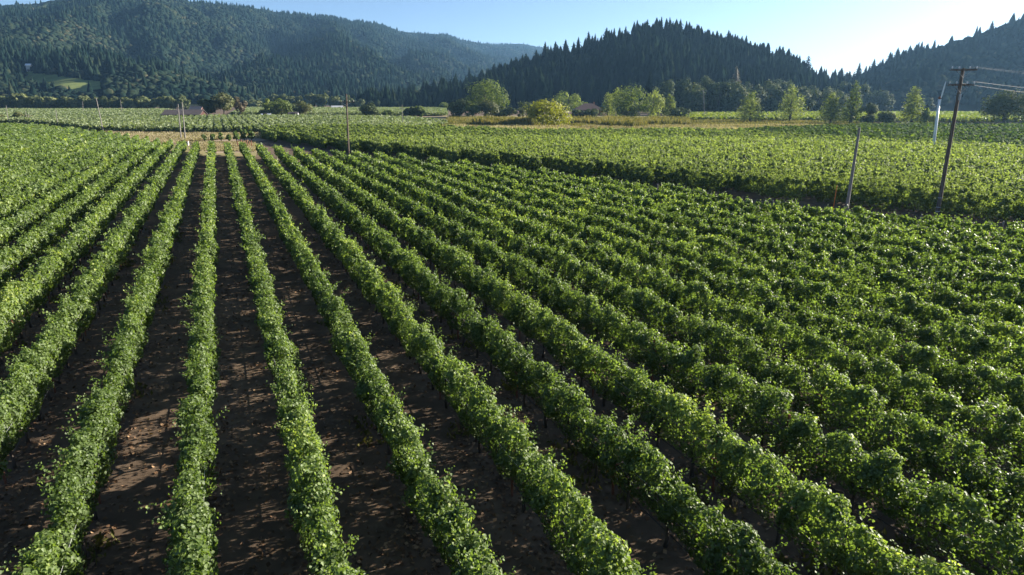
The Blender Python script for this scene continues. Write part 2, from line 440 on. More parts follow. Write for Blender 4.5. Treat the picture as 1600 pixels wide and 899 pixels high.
def scatter(templates, pos, scl, hts, rot, pick, varc, r, spread=.22):
    """copies card templates (V, F) to positions and merges them"""
    Vs, Fs, vs = [], [], []; base = 0
    for ti, (V, F) in enumerate(templates):
        idx = np.where(pick == ti)[0]
        if not len(idx): continue
        c, s_ = np.cos(rot[idx])[:, None], np.sin(rot[idx])[:, None]
        X = (V[None, :, 0] * c - V[None, :, 1] * s_) * scl[idx][:, None] + pos[idx, 0:1]
        Yy = (V[None, :, 0] * s_ + V[None, :, 1] * c) * scl[idx][:, None] + pos[idx, 1:2]
        Z = V[None, :, 2] * hts[idx][:, None] + pos[idx, 2:3]
        Vs.append(np.stack([X, Yy, Z], -1).reshape(-1, 3))
        off = (np.arange(len(idx)) * len(V))[:, None, None] + base
        Fs.append((F[None] + off).reshape(-1, F.shape[1]))
        vv = varc[idx][:, None] + r.normal(size=(len(idx), len(F))) * spread
        vs.append(np.clip(vv, 0, 1).reshape(-1)); base += len(idx) * len(V)
    return np.concatenate(Vs), np.concatenate(Fs), np.concatenate(vs)

# ------------------------------------------------------------------ far forests (stuff)
def forest(name, hill, n, a0, a1, hts, wid, con, ncards, seed, label, mat, pw=.5, keep=None, s_c=.11, umax=1.06):
    r = np.random.default_rng(seed)
    a = r.uniform(a0, a1, n); u = r.uniform(0.01, umax, n) ** pw
    Y = hill.Y(a, u)
    # spread by ground area, so pull more towards far
    X = a * Y; z = hill.z(a, Y)
    k = np.ones(n, bool)
    if keep is not None: k = keep(X, Y, a, u)
    X, Y, z, a, u = X[k], Y[k], z[k], a[k], u[k]; m = len(X)
    patch = fbm(X / 160., Y / 160., seed + 5, 4)
    isc = (patch * 1.6 + r.normal(size=m) * .45) < (con * 2 - 1)
    T = [join(cone_core(np.random.default_rng(seed + k), 5, 7, .17), conifer_cards(ncards, np.random.default_rng(seed + k), 5, 1.1, s_c * .8)) for k in range(4)]
    T += [join(blob_core(np.random.default_rng(seed + k)), crown_cards(ncards, np.random.default_rng(seed + 9 + k), blob_set(np.random.default_rng(seed + k), 5, .5, z0=.05), s_c * 1.1)) for k in range(4)]
    pick = np.where(isc, r.integers(0, 4, m), 4 + r.integers(0, 4, m))
    H = np.where(isc, .55 + .95 * r.uniform(0, 1, m) ** 2, r.uniform(.42, .75, m)) * hts
    W = np.where(isc, H * r.uniform(1.0, 1.7, m), H * r.uniform(1.0, 1.45, m))
    v = np.where(isc, .32, .58) + .30 * fbm(X / 60., Y / 60., seed + 8, 3) + r.normal(size=m) * .13
    V, F, vv = scatter(T, np.stack([X, Y, z - .6], 1), W * wid, H, r.uniform(0, 6.28, m), pick, v, r, .12)
    o = link(name, mesh_np(name, V, F, mat, vv)); tag(o, label, None, None, 'stuff')
    return o
a_l, a_r = ray(-350, 60)[0], ray(900, 90)[0]
mead = AT(45, 117, 900), 
def left_keep(X, Y, a, u):
    px_, py_ = pix(np.stack([X, Y, LM.z(a, Y)], 1))
    return ~((px_ > 40) & (px_ < 165) & (py_ > 115 + (px_ - 40) * .14) & (py_ < 134 + (px_ - 40) * .10 + np.minimum(8, (px_ - 40) * .12)) )
forest('mountain_forest', LM, 68000, a_l, a_r, 13.5, 1.0, .42, 18, 101, 'dense dark mixed forest covering the long mountain on the left', M['forest'], .85, left_keep, .10)
forest('hill_forest', CH, 7000, ray(548, 160)[0], ray(1372, 150)[0], 13, 1.0, .72, 90, 202, 'dense dark conifer wood covering the central hill', M['conifer'], .62, None, .05, 1.02)
forest('oak_hill_forest', RH, 4200, ray(1300, 130)[0], ray(1880, 60)[0], 11, 1.0, .10, 100, 303, 'dark brushy oak wood covering the hill on the right', M['forest'], .62, None, .06, 1.03)

# ------------------------------------------------------------------ single trees
def trunk_mb(h, rad, r, limbs=5, w=1.0, zf=.35):
    mb = MB(); b = r.normal(size=2) * .04 * h
    top = (b[0], b[1], h * .72)
    mb.tube([(0, 0, -.3), (b[0] * .3, b[1] * .3, h * zf), (b[0] * .8, b[1] * .8, h * .55), top], [rad * 1.3, rad, rad * .7, rad * .3], 7)
    for k in range(limbs):
        an = 2 * math.pi * (k + r.uniform(-.3, .3)) / limbs; z0 = h * r.uniform(zf * .7, zf * 1.4)
        e = (math.cos(an) * w * .62, math.sin(an) * w * .62, z0 + h * r.uniform(.18, .34))
        m_ = (e[0] * .45, e[1] * .45, z0 + (e[2] - z0) * .6)
        mb.tube([(b[0] * .5, b[1] * .5, z0), m_, e], [rad * .5, rad * .33, rad * .12], 5)
    return mb
def fit(V, Wd, H, z0):
    V = V.copy()
    z1, z2 = np.percentile(V[:, 2], .5), np.percentile(V[:, 2], 99.8)
    V[:, 2] = z0 * H + (V[:, 2] - z1) * (H - z0 * H) / (z2 - z1)
    for k in (0, 1):
        lo, hi = np.percentile(V[:, k], 1), np.percentile(V[:, k], 99)
        V[:, k] = (V[:, k] - (lo + hi) / 2) * 2 * Wd / (hi - lo)
    return V
def tree(name, x, yb, yt, hw, mat, label, cat='tree', group=None, n=1500, nb=12, s=.55, z0=.18, seed=1, style='round', var=.5, Y=None):
    if 700 < x < 1600 and yb > 180 and name in ('walnut_tree', 'poplar_tree', 'willow_tree', 'shrub') : hw *= 1.12; yt -= 2
    r = np.random.default_rng(seed * 7 + int(x))
    base = G(x, yb) if Y is None else np.array([ray(x, yb)[0] * Y, Y, 0.0])
    if Y is not None: base[2] = max(0, AT(x, yb, Y)[2])
    Yd = base[1]
    H = AT(x, yt, Yd)[2] - base[2]
    Wd = hw * Yd / (FPX / CT)
    t = empty(name, base, 0)
    tag(t, label, cat, group)
    if style == 'conifer':
        V, F = join(cone_core(r, 9, 8, .12), conifer_cards(n * 2, r, 11, 1.0, .035))
        V = V * np.array([Wd / .2, Wd / .2, H]); 
        mb = MB(); mb.tube([(0, 0, -.3), (0, 0, H * .95)], [H * .014, H * .003], 6)
    else:
        if style == 'poplar':
            bl = []
            nstem = max(2, nb // 5)
            for k in range(nb):
                q = k / (nb - 1); st = k % nstem
                an = 2 * math.pi * st / nstem + r.uniform(-.4, .4); off = (.30 + .25 * r.random()) * (1 - q * .75)
                bl.append((np.array([math.cos(an) * off, math.sin(an) * off, (z0 + (1 - z0) * (.08 + .84 * q)) * H / Wd]), (.50 - .30 * q ** 1.5) * r.uniform(.8, 1.15)))
            V, F = crown_cards(n, r, bl, s / Wd, 1.5)
            V = V * Wd; V = fit(V, Wd, H, z0)
        else:
            bl = blob_set(r, int(nb * 1.9), 1.0, z0=z0); s *= .95; n = int(n * 1.3)
            bl = [(np.array([c[0], c[1], c[2] * H / Wd]), q) for c, q in bl]
            V, F = crown_cards(n, r, bl, s / Wd, min(1.1, max(.6, H / Wd * .5)))
            V = fit(V * Wd, Wd, H, z0)
        mb = trunk_mb(H, max(.12, H * .028), r, 5, Wd, .28 if style != 'shrub' else .12)
    F0 = F
    cz = V[F0].mean(1)
    v = np.clip(var + .22 * fbm(cz[:, 0] * .6 + x, cz[:, 2] * .6 + cz[:, 1] * .4, seed, 2) + r.normal(size=len(F0)) * .17, 0, 1)
    link('crown' if style != 'shrub' else 'foliage', mesh_np(name + '_crown', V, F0, mat, v), t)
    mb.build('trunk' if style != 'shrub' else 'stem', M['bark'], t)
    return t

ORD = ['first', 'second', 'third', 'fourth', 'fifth', 'sixth', 'seventh', 'eighth', 'ninth', 'tenth', 'eleventh', 'twelfth', 'thirteenth', 'fourteenth',
       'fifteenth', 'sixteenth', 'seventeenth', 'eighteenth', 'nineteenth']
TENS = {2: 'twent', 3: 'thirt', 4: 'fort', 5: 'fift', 6: 'sixt', 7: 'sevent', 8: 'eight', 9: 'ninet'}
def ordw(n):
    if n < 20: return ORD[n - 1]
    if n >= 100: return 'hundredth' if n == 100 else 'hundred and ' + ordw(n - 100)
    a, b = divmod(n, 10)
    return TENS[a] + 'ieth' if b == 0 else TENS[a] + 'y-' + ORD[b - 1]

# crest conifers of the central hill, told apart one by one against the sky
crest = [(640, 128, 7), (662, 121, 7), (690, 118, 8), (712, 112, 8), (733, 104, 8), (752, 108, 8), (772, 98, 9), (790, 97, 9), (806, 88, 9), (822, 82, 8), (838, 76, 9), (852, 64, 8),
         (868, 63, 10), (884, 61, 9), (904, 57, 8), (920, 48, 9), (930, 52, 8), (948, 42, 9), (960, 43, 7), (978, 40, 8), (996, 31, 9), (1005, 35, 7), (1012, 29, 8),
         (1034, 25, 9), (1047, 26, 10), (1064, 28, 10), (1081, 38, 9), (1092, 42, 8), (1108, 48, 8), (1122, 50, 9), (1139, 46, 9), (1152, 56, 9), (1160, 62, 8), (1172, 64, 9), (1189, 71, 9),
         (1200, 66, 9), (1214, 74, 9), (1226, 78, 9), (1237, 82, 8), (1246, 84, 8), (1264, 85, 9)]
for i, (x, yt, hw) in enumerate(crest):
    a, b = ray(x, yt)
    Rr = float(np.interp(a, CH.tab[:, 0], CH.tab[:, 2])); Yd = Rr * random.uniform(.95, 1.0)
    zb = float(CH.z(np.array(a), np.array(Yd)))
    base = np.array([a * Yd, Yd, zb - .5]); H = CAM_H + b * Yd - base[2]
    r = np.random.default_rng(500 + i)
    t = empty('conifer_tree', base); Wd = hw * Yd / 1044 * r.uniform(.95, 1.4)
    lab = 'dark pointed conifer on the central hill crest, %s from the left' % ordw(i + 1)
    if x == 1264: lab = 'open tiered conifer at the right end of the central hill crest'
    tag(t, lab, 'conifer', 'conifers along the crest of the central hill')
    V, F = join(cone_core(r, 7, 8, .11), conifer_cards(1300, r, 8, 1, .035)) if x != 1264 else conifer_cards(700, r, 6, 1, .045)
    V = V * np.array([Wd / .2, Wd / .2, H]) if x != 1264 else V * np.array([Wd / .15, Wd / .15, H])
    link('crown', mesh_np('conifer_crown', V, F, M['conifer'], np.clip(.35 + r.normal(size=len(F)) * .2, 0, 1)), t)
    MB().tube([(0, 0, -.5), (0, 0, H * .96)], [H * .014, H * .003], 6).build('trunk', M['bark'], t)
crest_r = [(1344, 97, 8), (1354, 102, 6), (1367, 91, 8), (1392, 80, 8), (1404, 73, 8), (1415, 80, 7), (1423, 70, 8), (1433, 68, 8), (1448, 74, 6), (1552, 31, 7)]
for i, (x, yt, hw) in enumerate(crest_r):
    a, b = ray(x, yt)
    Rr = float(np.interp(a, RH.tab[:, 0], RH.tab[:, 2])); Yd = Rr * .99
    base = np.array([a * Yd, Yd, float(RH.z(np.array(a), np.array(Yd))) - .5]); H = CAM_H + b * Yd - base[2]
    r = np.random.default_rng(800 + i); t = empty('conifer_tree', base); Wd = hw * Yd / 1044
    lab = 'dark conifer on the lower crest of the right hill, %s from the left' % ordw(i + 1)
    if i == 9: lab = 'lone small conifer standing high on the right hill crest'
    tag(t, lab, 'conifer', 'conifers along the crest of the right hill')
    V, F = join(cone_core(r, 7, 8, .10), conifer_cards(1000, r, 8, 1, .038)); V = V * np.array([Wd / .2, Wd / .2, H])
    link('crown', mesh_np('conifer_crown', V, F, M['conifer'], np.clip(.4 + r.normal(size=len(F)) * .2, 0, 1)), t)
    MB().tube([(0, 0, -.5), (0, 0, H * .96)], [H * .014, H * .003], 6).build('trunk', M['bark'], t)
# two taller trees in the saddle between the hills
for i, (x, yb, yt, hw) in enumerate([(1313, 125, 105, 8), (1322, 125, 112, 7), (1333, 125, 113, 4)]):
    tree('conifer_tree', x, yb, yt, hw, M['conifer'], 'dark tree rising from the low saddle between the hills, %s from the left' % ordw(i + 1), 'conifer', 'trees in the saddle', 500, style='conifer', seed=i + 3, Y=640, var=.35)
tree('conifer_tree', 1013, 166, 111, 11, M['conifer'], 'tall dark conifer rising behind the pale poplar clump', 'conifer', None, 1400, style='conifer', seed=51, var=.3, Y=385)
tree('conifer_tree', 1146, 160, 102, 13, M['rust'], 'tall brownish conifer rising out of the oak wood', 'conifer', None, 1100, style='conifer', seed=52, var=.1, Y=415)

# trees along the far side of the left fields
lt = [(-40, 152), (-18, 151), (4, 152), (14, 155), (27, 148), (44, 147), (58, 151), (72, 153), (88, 153), (104, 152), (118, 155), (134, 152), (150, 154), (166, 151), (182, 153),
      (198, 153), (210, 156), (224, 153), (240, 155), (256, 152), (270, 151), (286, 150), (398, 157), (430, 150), (447, 149), (466, 153), (486, 148), (503, 147), (524, 150), (545, 150), (562, 155)]
for i, (x, yt) in enumerate(lt):
    tree('oak_tree', x, 173 if x < 300 else 170, yt - random.uniform(0, 3), random.uniform(8, 12.5), M['oak_far'],
         'rounded dark oak in the treeline below the mountain, %s from the left' % ordw(i + 1), 'oak tree', 'oaks along the foot of the mountain', 900, 9, 1.0, .04, 60 + i, var=random.uniform(.3, .7))
# oak wood at the foot of the central hill
ow = [(1040, 181, 126), (1064, 180, 122), (1082, 181, 131), (1094, 178, 122), (1104, 180, 120), (1122, 181, 128), (1134, 178, 124), (1152, 181, 133), (1163, 177, 129), (1180, 180, 133), (1200, 178, 126), (1214, 181, 139),
      (1222, 177, 126), (1246, 180, 136), (1262, 178, 134), (1284, 180, 136), (1300, 179, 139), (1205, 176, 124), (1320, 175, 128), (1340, 176, 132), (1366, 176, 141), (1380, 176, 146), (1443, 176, 153), (1035, 178, 134), (1025, 178, 136)]
for i, (x, yb, yt) in enumerate(sorted(ow)):
    tree('oak_tree', x, yb - 1, yt, random.uniform(15, 20) if x != 1443 else 11, M['oak'],
         'dark spreading oak at the foot of the hills, %s from the left' % ordw(i + 1), 'oak tree', 'oaks at the foot of the central hill', 1700, 11, .8, .03, 120 + i, var=random.uniform(.2, .6))

T = tree
T('shrub', 35, 190.5, 175, 11, M['olive'], 'grey-brown bush beside leaning poles at the left edge', 'bush', None, 900, 8, .6, .05, 1, 'shrub', .3)
T('shrub', 1, 191, 179, 6, M['olive'], 'small olive bush on the left edge of the photo', 'bush', None, 500, 6, .6, .05, 2, 'shrub', .5)
T('oak_tree', 327, 184, 155, 11, M['oak'], 'dark tree standing right of the red barn', 'tree', None, 1100, 8, .7, .25, 3, var=.3)
T('eucalyptus_tree', 351, 184, 145, 15, M['olive'], 'tall ragged eucalyptus between dark and rusty trees', 'tree', None, 1500, 10, .6, .30, 4, var=.35)
T('eucalyptus_tree', 376, 183, 151, 9, M['rust'], 'slim rusty-leaved tree right of the tall eucalyptus', 'tree', None, 800, 8, .6, .25, 5, var=.5)
T('poplar_tree', 419, 181, 154, 7, M['green'], 'small bright green tree left of the round willow', 'tree', None, 700, 7, .6, .2, 6, 'round', .8)
T('shrub', 418, 183, 171, 14, M['oak'], 'low dark bush spreading left of the round willow', 'bush', None, 900, 8, .6, .03, 7, 'shrub', .3)
T('willow_tree', 440, 183, 155, 17, M['green'], 'round soft green willow beyond the pale vine field', 'tree', None, 2000, 12, .55, .05, 8, 'round', .4)
T('shrub', 459, 181, 162, 8, M['oak'], 'dark bush squeezed between willow and olive tree', 'bush', None, 600, 6, .6, .05, 9, 'shrub', .4)
T('olive_tree', 475, 182, 158, 14, M['olive'], 'greyish olive-coloured tree right of the round willow', 'tree', None, 1400, 10, .55, .05, 10, 'round', .35)
T('oak_tree', 577, 183, 161, 12, M['oak'], 'small dark round oak right of the brown crossarm pole', 'tree', None, 1200, 9, .6, .03, 11, 'round', .35)
T('shrub', 605, 183, 172, 10, M['green'], 'low mid-green bush right of the small round oak', 'bush', None, 700, 7, .6, .03, 12, 'shrub', .4)
T('shrub', 641, 183, 167, 10, M['oak'], 'dark bush on the field edge beside thin grey pole', 'bush', None, 800, 7, .6, .03, 13, 'shrub', .4)
T('shrub', 656, 183, 165, 8, M['green'], 'greener bush touching the dark bush by the field edge', 'bush', None, 700, 7, .6, .03, 14, 'shrub', .4)
T('oak_tree', 695, 173, 160, 8, M['green'], 'tiny far tree alone before the dark hill foot', 'tree', None, 600, 7, .8, .15, 15, 'round', .5)
T('walnut_tree', 759, 183, 126, 30, M['green'], 'largest round green tree, standing centre before the dark hill', 'tree', None, 3600, 18, .6, .08, 16, 'round', .35)
T('shrub', 717, 184, 157, 15, M['oak'], 'dark dense bush at the left foot of the largest round tree', 'bush', None, 1500, 10, .55, .03, 17, 'shrub', .5)
T('shrub', 738, 184.5, 160, 11, M['green'], 'mid-green bush directly before the largest round tree', 'bush', None, 1100, 8, .5, .03, 18, 'shrub', .4)
T('shrub', 764, 184.5, 158, 13, M['olive'], 'grey-green shrub before the trunk of the largest round tree', 'bush', None, 1200, 9, .5, .03, 19, 'shrub', .2)
T('shrub', 789, 184, 167, 15, M['oak'], 'dark low bush at the right foot of the largest round tree', 'bush', None, 1200, 9, .55, .03, 20, 'shrub', .6)
T('shrub', 812, 183, 171, 8, M['olive'], 'low grey shrub between dark bushes left of yellow willow', 'bush', None, 600, 6, .5, .03, 21, 'shrub', .2)
T('shrub', 828, 184, 160, 15, M['oak'], 'dark bush half hidden behind the yellow willow', 'bush', None, 1300, 9, .55, .03, 22, 'shrub', .5)
T('willow_tree', 855, 200, 157, 29, M['yellow'], 'bright yellow-green willow standing in the dry grass', 'tree', None, 3200, 20, .38, .06, 23, 'round', .5)
T('walnut_tree', 887, 178, 143, 20, M['green'], 'fresh green round tree left of the tiled house', 'tree', None, 1800, 11, .6, .1, 24, 'round', .6)
T('shrub', 913, 177, 160, 12, M['green'], 'low light-green tree just behind the roof of the tiled house', 'bush', None, 900, 8, .6, .03, 25, 'shrub', .7)
T('shrub', 904, 186, 173, 10, M['oak'], 'left clipped dark bush before the tiled house', 'bush', None, 900, 8, .45, .03, 26, 'shrub', .5)
T('shrub', 923, 186, 172, 9, M['oak'], 'right clipped dark bush before the tiled house', 'bush', None, 900, 8, .45, .03, 27, 'shrub', .5)
T('poplar_tree', 949, 185, 147, 11, M['green'], 'slim pale poplar touching the right side of tiled house', 'tree', None, 1300, 12, .45, .03, 28, 'poplar', .8)
T('poplar_tree', 964, 184, 140, 15, M['green'], 'pale poplar between the slim one and big round tree', 'tree', None, 1600, 12, .5, .03, 29, 'round', .75)
T('walnut_tree', 986, 187, 135, 26, M['green'], 'big round tree in the pale poplar clump right of house', 'tree', None, 2600, 16, .5, .04, 30, 'round', .35)
T('poplar_tree', 1020, 186, 142, 16, M['green'], 'pale leafy poplar at the right side of the big round tree', 'tree', None, 1700, 12, .48, .03, 31, 'round', .8)
T('poplar_tree', 1046, 187, 149, 10, M['green'], 'pale tapering poplar at the right end of the clump', 'tree', None, 1400, 12, .45, .03, 32, 'poplar', .6)
T('shrub', 1060, 189, 170, 14, M['oak'], 'dark low bush at the right end of the poplar clump', 'bush', None, 1000, 9, .5, .03, 33, 'shrub', .4)
T('poplar_tree', 1171, 193, 144, 17, M['green'], 'wide leafy young poplar, first in the row right of dry grass', 'tree', None, 2200, 16, .42, .03, 34, 'poplar', .7)
T('poplar_tree', 1234, 192, 134, 18, M['green'], 'tall leafy poplar with ragged left side at end of dry grass', 'tree', None, 2200, 18, .42, .05, 35, 'poplar', .75)
T('poplar_tree', 1297, 196, 147, 16, M['green'], 'middle-height bushy poplar left of the tallest dark poplar', 'tree', None, 2000, 15, .42, .02, 36, 'poplar', .6)
T('poplar_tree', 1328, 196, 129, 14, M['green'], 'tallest, narrow dark poplar in the row', 'tree', None, 2200, 18, .42, .02, 37, 'poplar', .4)
T('shrub', 1356, 196, 163, 10, M['oak'], 'pointed dark bush right of the tallest narrow poplar', 'bush', None, 1200, 9, .42, .02, 38, 'shrub', .5)
T('shrub', 1384, 196, 176, 12, M['oak'], 'low spreading dark bush between two poplars on the right', 'bush', None, 1000, 9, .42, .02, 39, 'shrub', .45)
T('poplar_tree', 1423, 197, 138, 15, M['green'], 'tapering poplar left of the wind machine', 'tree', None, 2200, 17, .42, .03, 40, 'poplar', .7)
T('shrub', 1447, 197, 171, 9, M['green'], 'small loose bush just left of the wind machine tower', 'bush', None, 800, 7, .42, .02, 41, 'shrub', .6)
T('oak_tree', 1566, 200, 140, 35, M['oak'], 'broad spreading oak at the right edge with visible trunk', 'oak tree', None, 3600, 20, .42, .22, 42, 'round', .5)
T('oak_tree', 1612, 198, 146, 22, M['oak'], 'second oak crossing the right edge of the photo', 'oak tree', None, 1500, 12, .5, .12, 43, 'round', .4)

# ------------------------------------------------------------------ vineyard rows
def knots(t, step, seed, amp=1.0):
    """smooth 1-D noise along a row"""
    return amp * 2 * (vnoise(np.asarray(t) / step, np.full(np.shape(t), seed * 1.37 + .5), seed % 97) - .5)
# leaves cut away along the sun's rays so light reaches the soil: (ground x, y of the sunny patch, radius)
SUN_GAPS = [(*G(x, y)[:2], q) for x, y, q in ((228, 668, .80), (262, 650, .55), (205, 700, .5), (190, 745, .75), (232, 735, .45), (150, 838, .5), (532, 736, .38), (470, 645, .22),
        (345, 600, .25), (510, 690, .2), (640, 640, .25), (420, 560, .3), (60, 690, .4), (845, 690, .3), (700, 820, .3), (1010, 760, .3))]
SUNV = (math.sin(R(SUN_AZ)) / math.tan(R(SUN_EL)), math.cos(R(SUN_AZ)) / math.tan(R(SUN_EL)))
def row_foliage(p0, d, segs, seed, upright=False, dens=1.0, smin=.078):
    """segs: list of (t0, t1) along the row; returns V, F, var. Leaves grow round a lumpy hedge with shoots."""
    r = np.random.default_rng(9000 + seed)
    n3 = np.array([d[1], -d[0], 0.0]); d3 = np.array([d[0], d[1], 0.0])
    Vs, Fs, vs = [], [], []; base = 0
    for (t0, t1) in segs:
        tm = (t0 + t1) / 2; pm = p0 + d3[:2] * tm
        dist = math.sqrt(pm[0] ** 2 + pm[1] ** 2 + 80)
        near = dist < 75
        s = min(max(smin, (.0031 if not upright else .0022) * dist), .5)
        L = t1 - t0
        n = int(L * 3.1 / (.62 * s * s) * (2.35 if dist < 75 else 1.6) * dens)
        n = max(n, 6)
        t = r.uniform(t0, t1, n)
        w = .30 + knots(t, .9, seed, .12) + knots(t, .35, seed + 3, .07)
        top = 1.96 + knots(t, 1.1, seed + 5, .20) + knots(t, .36, seed + 7, .24)
        bot = .46 + knots(t, .8, seed + 9, .22)
        if upright: top = top + .25 + knots(t, .5, seed + 15, .25); w = w * .95; bot = bot - .2
        lat = knots(t, 2.0, seed + 11, .10)
        vig = knots(t, 7.0, seed + 31, .10) + knots(t, 1.52, seed + 33, .06); w = w + vig * .5; top = top + vig
        phi = r.uniform(0, 2 * np.pi, n)
        q = r.uniform(0, 1, n) ** .30
        cu, su = np.cos(phi), np.sin(phi)
        ex = .75
        lx = np.sign(cu) * np.abs(cu) ** ex * q * w * (1.0 - .38 * np.clip(su, 0, 1)) + lat
        zc, hh = (top + bot) / 2, (top - bot) / 2
        z = zc + np.sign(su) * np.abs(su) ** ex * q * hh
        P = p0_3(p0) + d3 * t[:, None] + n3 * lx[:, None]; P[:, 2] = z
        out = n3 * cu[:, None] + np.array([0, 0, 1.0]) * su[:, None]
        if dist < 130:
            kc = max(2, int(L * 7.5)); g_ = int(n * .52)
            tc = r.uniform(t0, t1, kc); ph = r.uniform(-.35, np.pi + .35, kc); rc = r.uniform(.13, .28, kc)
            wc = .26 + knots(tc, .9, seed, .12); tpc = 1.96 + knots(tc, 1.1, seed + 5, .20) + knots(tc, .36, seed + 7, .20); bc = .56 + knots(tc, .8, seed + 9, .22)
            if upright: tpc = tpc + .2; wc = wc * .9
            cx_ = np.cos(ph) * wc * (1 - .25 * np.clip(np.sin(ph), 0, 1)) + knots(tc, 2.0, seed + 11, .10); cz_ = (tpc + bc) / 2 + np.sin(ph) * (tpc - bc) / 2 * .92
            pc = r.choice(kc, g_, p=rc ** 2 / np.sum(rc ** 2))
            u = unit(r.normal(size=(g_, 3)) + np.array([0, 0, .25])); u_w = d3 * u[:, 0:1] + n3 * u[:, 1:2] + np.array([0, 0, 1.0]) * u[:, 2:3]
            C3 = p0_3(p0) + d3 * tc[pc][:, None] + n3 * cx_[pc][:, None]; C3[:, 2] = cz_[pc]
            P[:g_] = C3 + u_w * (rc[pc] * r.uniform(.45, 1.15, g_))[:, None]
            out[:g_] = u_w; t = t.copy(); t[:g_] = tc[pc]
            if not upright: P[g_:, 2] = zc[g_:] + (P[g_:, 2] - zc[g_:]) * .93
        N = out * 1.0 + np.array([0, 0, .22]) + r.normal(size=(n, 3)) * .42
        sz = s * r.uniform(.6, 1.25, n)
        tt = t
        # shoots
        if dist < 130:
            k = int(L * (4.6 if not upright else 6.0)); m = 22 if dist < 45 else (8 if dist < 75 else 4)
            if k:
                ts = r.uniform(t0, t1, k); tp = 1.94 + knots(ts, 1.1, seed + 5, .20) + (.25 if upright else 0)
                sx = r.uniform(-.30, .30, k); sl = r.uniform(.22, .66, k) * (1.3 if upright else 1.0) * (1 + .6 * (r.random(k) > .88))
                dirv = np.stack([r.normal(size=k) * .30, np.sign(sx) * np.abs(r.normal(size=k)) * (.55 if not upright else .18), r.uniform(.6, 1.3, k) * (1 if not upright else 1.6)], 1); dirv = unit(dirv)
                qq = np.linspace(0.05, 1, m)
                Lp = sl[:, None] * qq[None]
                bend = -.35 * Lp ** 2 * (0 if upright else 1)
                A = ts[:, None] + dirv[:, 0:1] * Lp; Bx = sx[:, None] + dirv[:, 1:2] * Lp; Zz = tp[:, None] - .12 + dirv[:, 2:3] * Lp + bend
                Ps = p0_3(p0) + d3 * A.reshape(-1, 1) + n3 * Bx.reshape(-1, 1); Ps[:, 2] = Zz.ravel()
                Ps += r.normal(size=Ps.shape) * .055
                P = np.concatenate([P, Ps]); N = np.concatenate([N, r.normal(size=Ps.shape) * .6 + np.array([0, 0, .7])])
                sz = np.concatenate([sz, s * np.tile(np.linspace(1.05, .55, m), k) * r.uniform(.8, 1.15, k * m)])
                tt = np.concatenate([tt, A.ravel()])
        if dist < 40 and not upright:
            gx = P[:, 0] - SUNV[0] * P[:, 2]; gy = P[:, 1] - SUNV[1] * P[:, 2]; kill = np.zeros(len(P), bool)
            for (qx, qy, qr) in SUN_GAPS:  # drop most leaves that would shade a chosen sunny patch
                kill |= (np.hypot(gx - qx, gy - qy) + .25 * (vnoise(gx * 4, gy * 4, 3) - .5) < qr) & (P[:, 2] < 1.75) & (P[:, 2] > 0)
            kill &= r.random(len(P)) < .93
            P, N, sz, tt = P[~kill], N[~kill], sz[~kill], tt[~kill]
        T_ = r.normal(size=P.shape) * .5 + np.array([0, 0, -.9 if not upright else .3])
        if near:
            V, F = leaves6(P, N, sz, T_, r); rep = 2
        else:
            V, F = cards(P, N, sz * 1.12, 1.15 if not upright else 1.9, T_ if upright else None, r); rep = 1
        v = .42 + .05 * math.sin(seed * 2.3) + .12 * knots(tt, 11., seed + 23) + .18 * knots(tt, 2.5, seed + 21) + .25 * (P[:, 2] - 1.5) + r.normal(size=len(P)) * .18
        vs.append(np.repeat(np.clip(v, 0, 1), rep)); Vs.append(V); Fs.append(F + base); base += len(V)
    return np.concatenate(Vs), np.concatenate(Fs), np.concatenate(vs)
def p0_3(p0): return np.array([p0[0], p0[1], 0.0])

def inside(poly, x, y):
    c = np.zeros(np.shape(x), bool); n = len(poly)
    for i in range(n):
        x1, y1 = poly[i]; x2, y2 = poly[(i + 1) % n]
        k = ((y1 > y) != (y2 > y)) & (x < (x2 - x1) * (y - y1) / (y2 - y1 + 1e-12) + x1)
        c ^= k
    return c
def row_spans(p0, d, poly, step=1.0, tmax=420):
    t = np.arange(-60, tmax, step)
    X = p0[0] + d[0] * t; Y = p0[1] + d[1] * t
    k = inside(poly, X, Y) & (Y > 1)
    px_, py_ = pix(np.stack([X, Y, np.full(len(t), 1.0)], 1))
    k &= (px_ > -230) & (px_ < 1830) & (py_ < 1120)
    idx = np.where(k)[0]
    if not len(idx): return None
    # longest continuous run
    runs = np.split(idx, np.where(np.diff(idx) > 1)[0] + 1)
    runs = max(runs, key=len)
    if len(runs) < 3: return None
    return t[runs[0]], t[runs[-1]]
def poly_xy(*pts): return [tuple(G(x, y)[:2]) for x, y in pts]

def trunk_variant(i):
    r = np.random.default_rng(70 + i); mb = MB()
    a = r.normal(size=(4, 2)) * .03
    mb.tube([(0, 0, -.05), (a[0, 0], a[0, 1], .25), (a[1, 0], a[1, 1], .55), (a[2, 0], a[2, 1], .85), (a[3, 0], a[3, 1], 1.05)], [.055, .042, .036, .04, .025], 6)
    for s in (-1, 1): mb.tube([(a[2, 0], a[2, 1], .82), (.02, s * .3, .93), (0, s * .72, .95)], [.03, .024, .015], 5)
    return mb.mesh('trunk', M['bark'], True)
TR = [trunk_variant(i) for i in range(5)]
pm = MB(); pm.box((0, 0, .85), (.045, .06, 1.8)); pm.box((0, 0, 1.35), (.05, .4, .035)); pm.box((0, 0, .95), (.05, .3, .03)); POST = pm.mesh('trellis_post', M['rusty'])
em = MB(); em.tube([(0, 0, -.1), (0, 0, 1.95)], [.06, .055], 8); ENDP = em.mesh('end_post', M['greywood'])

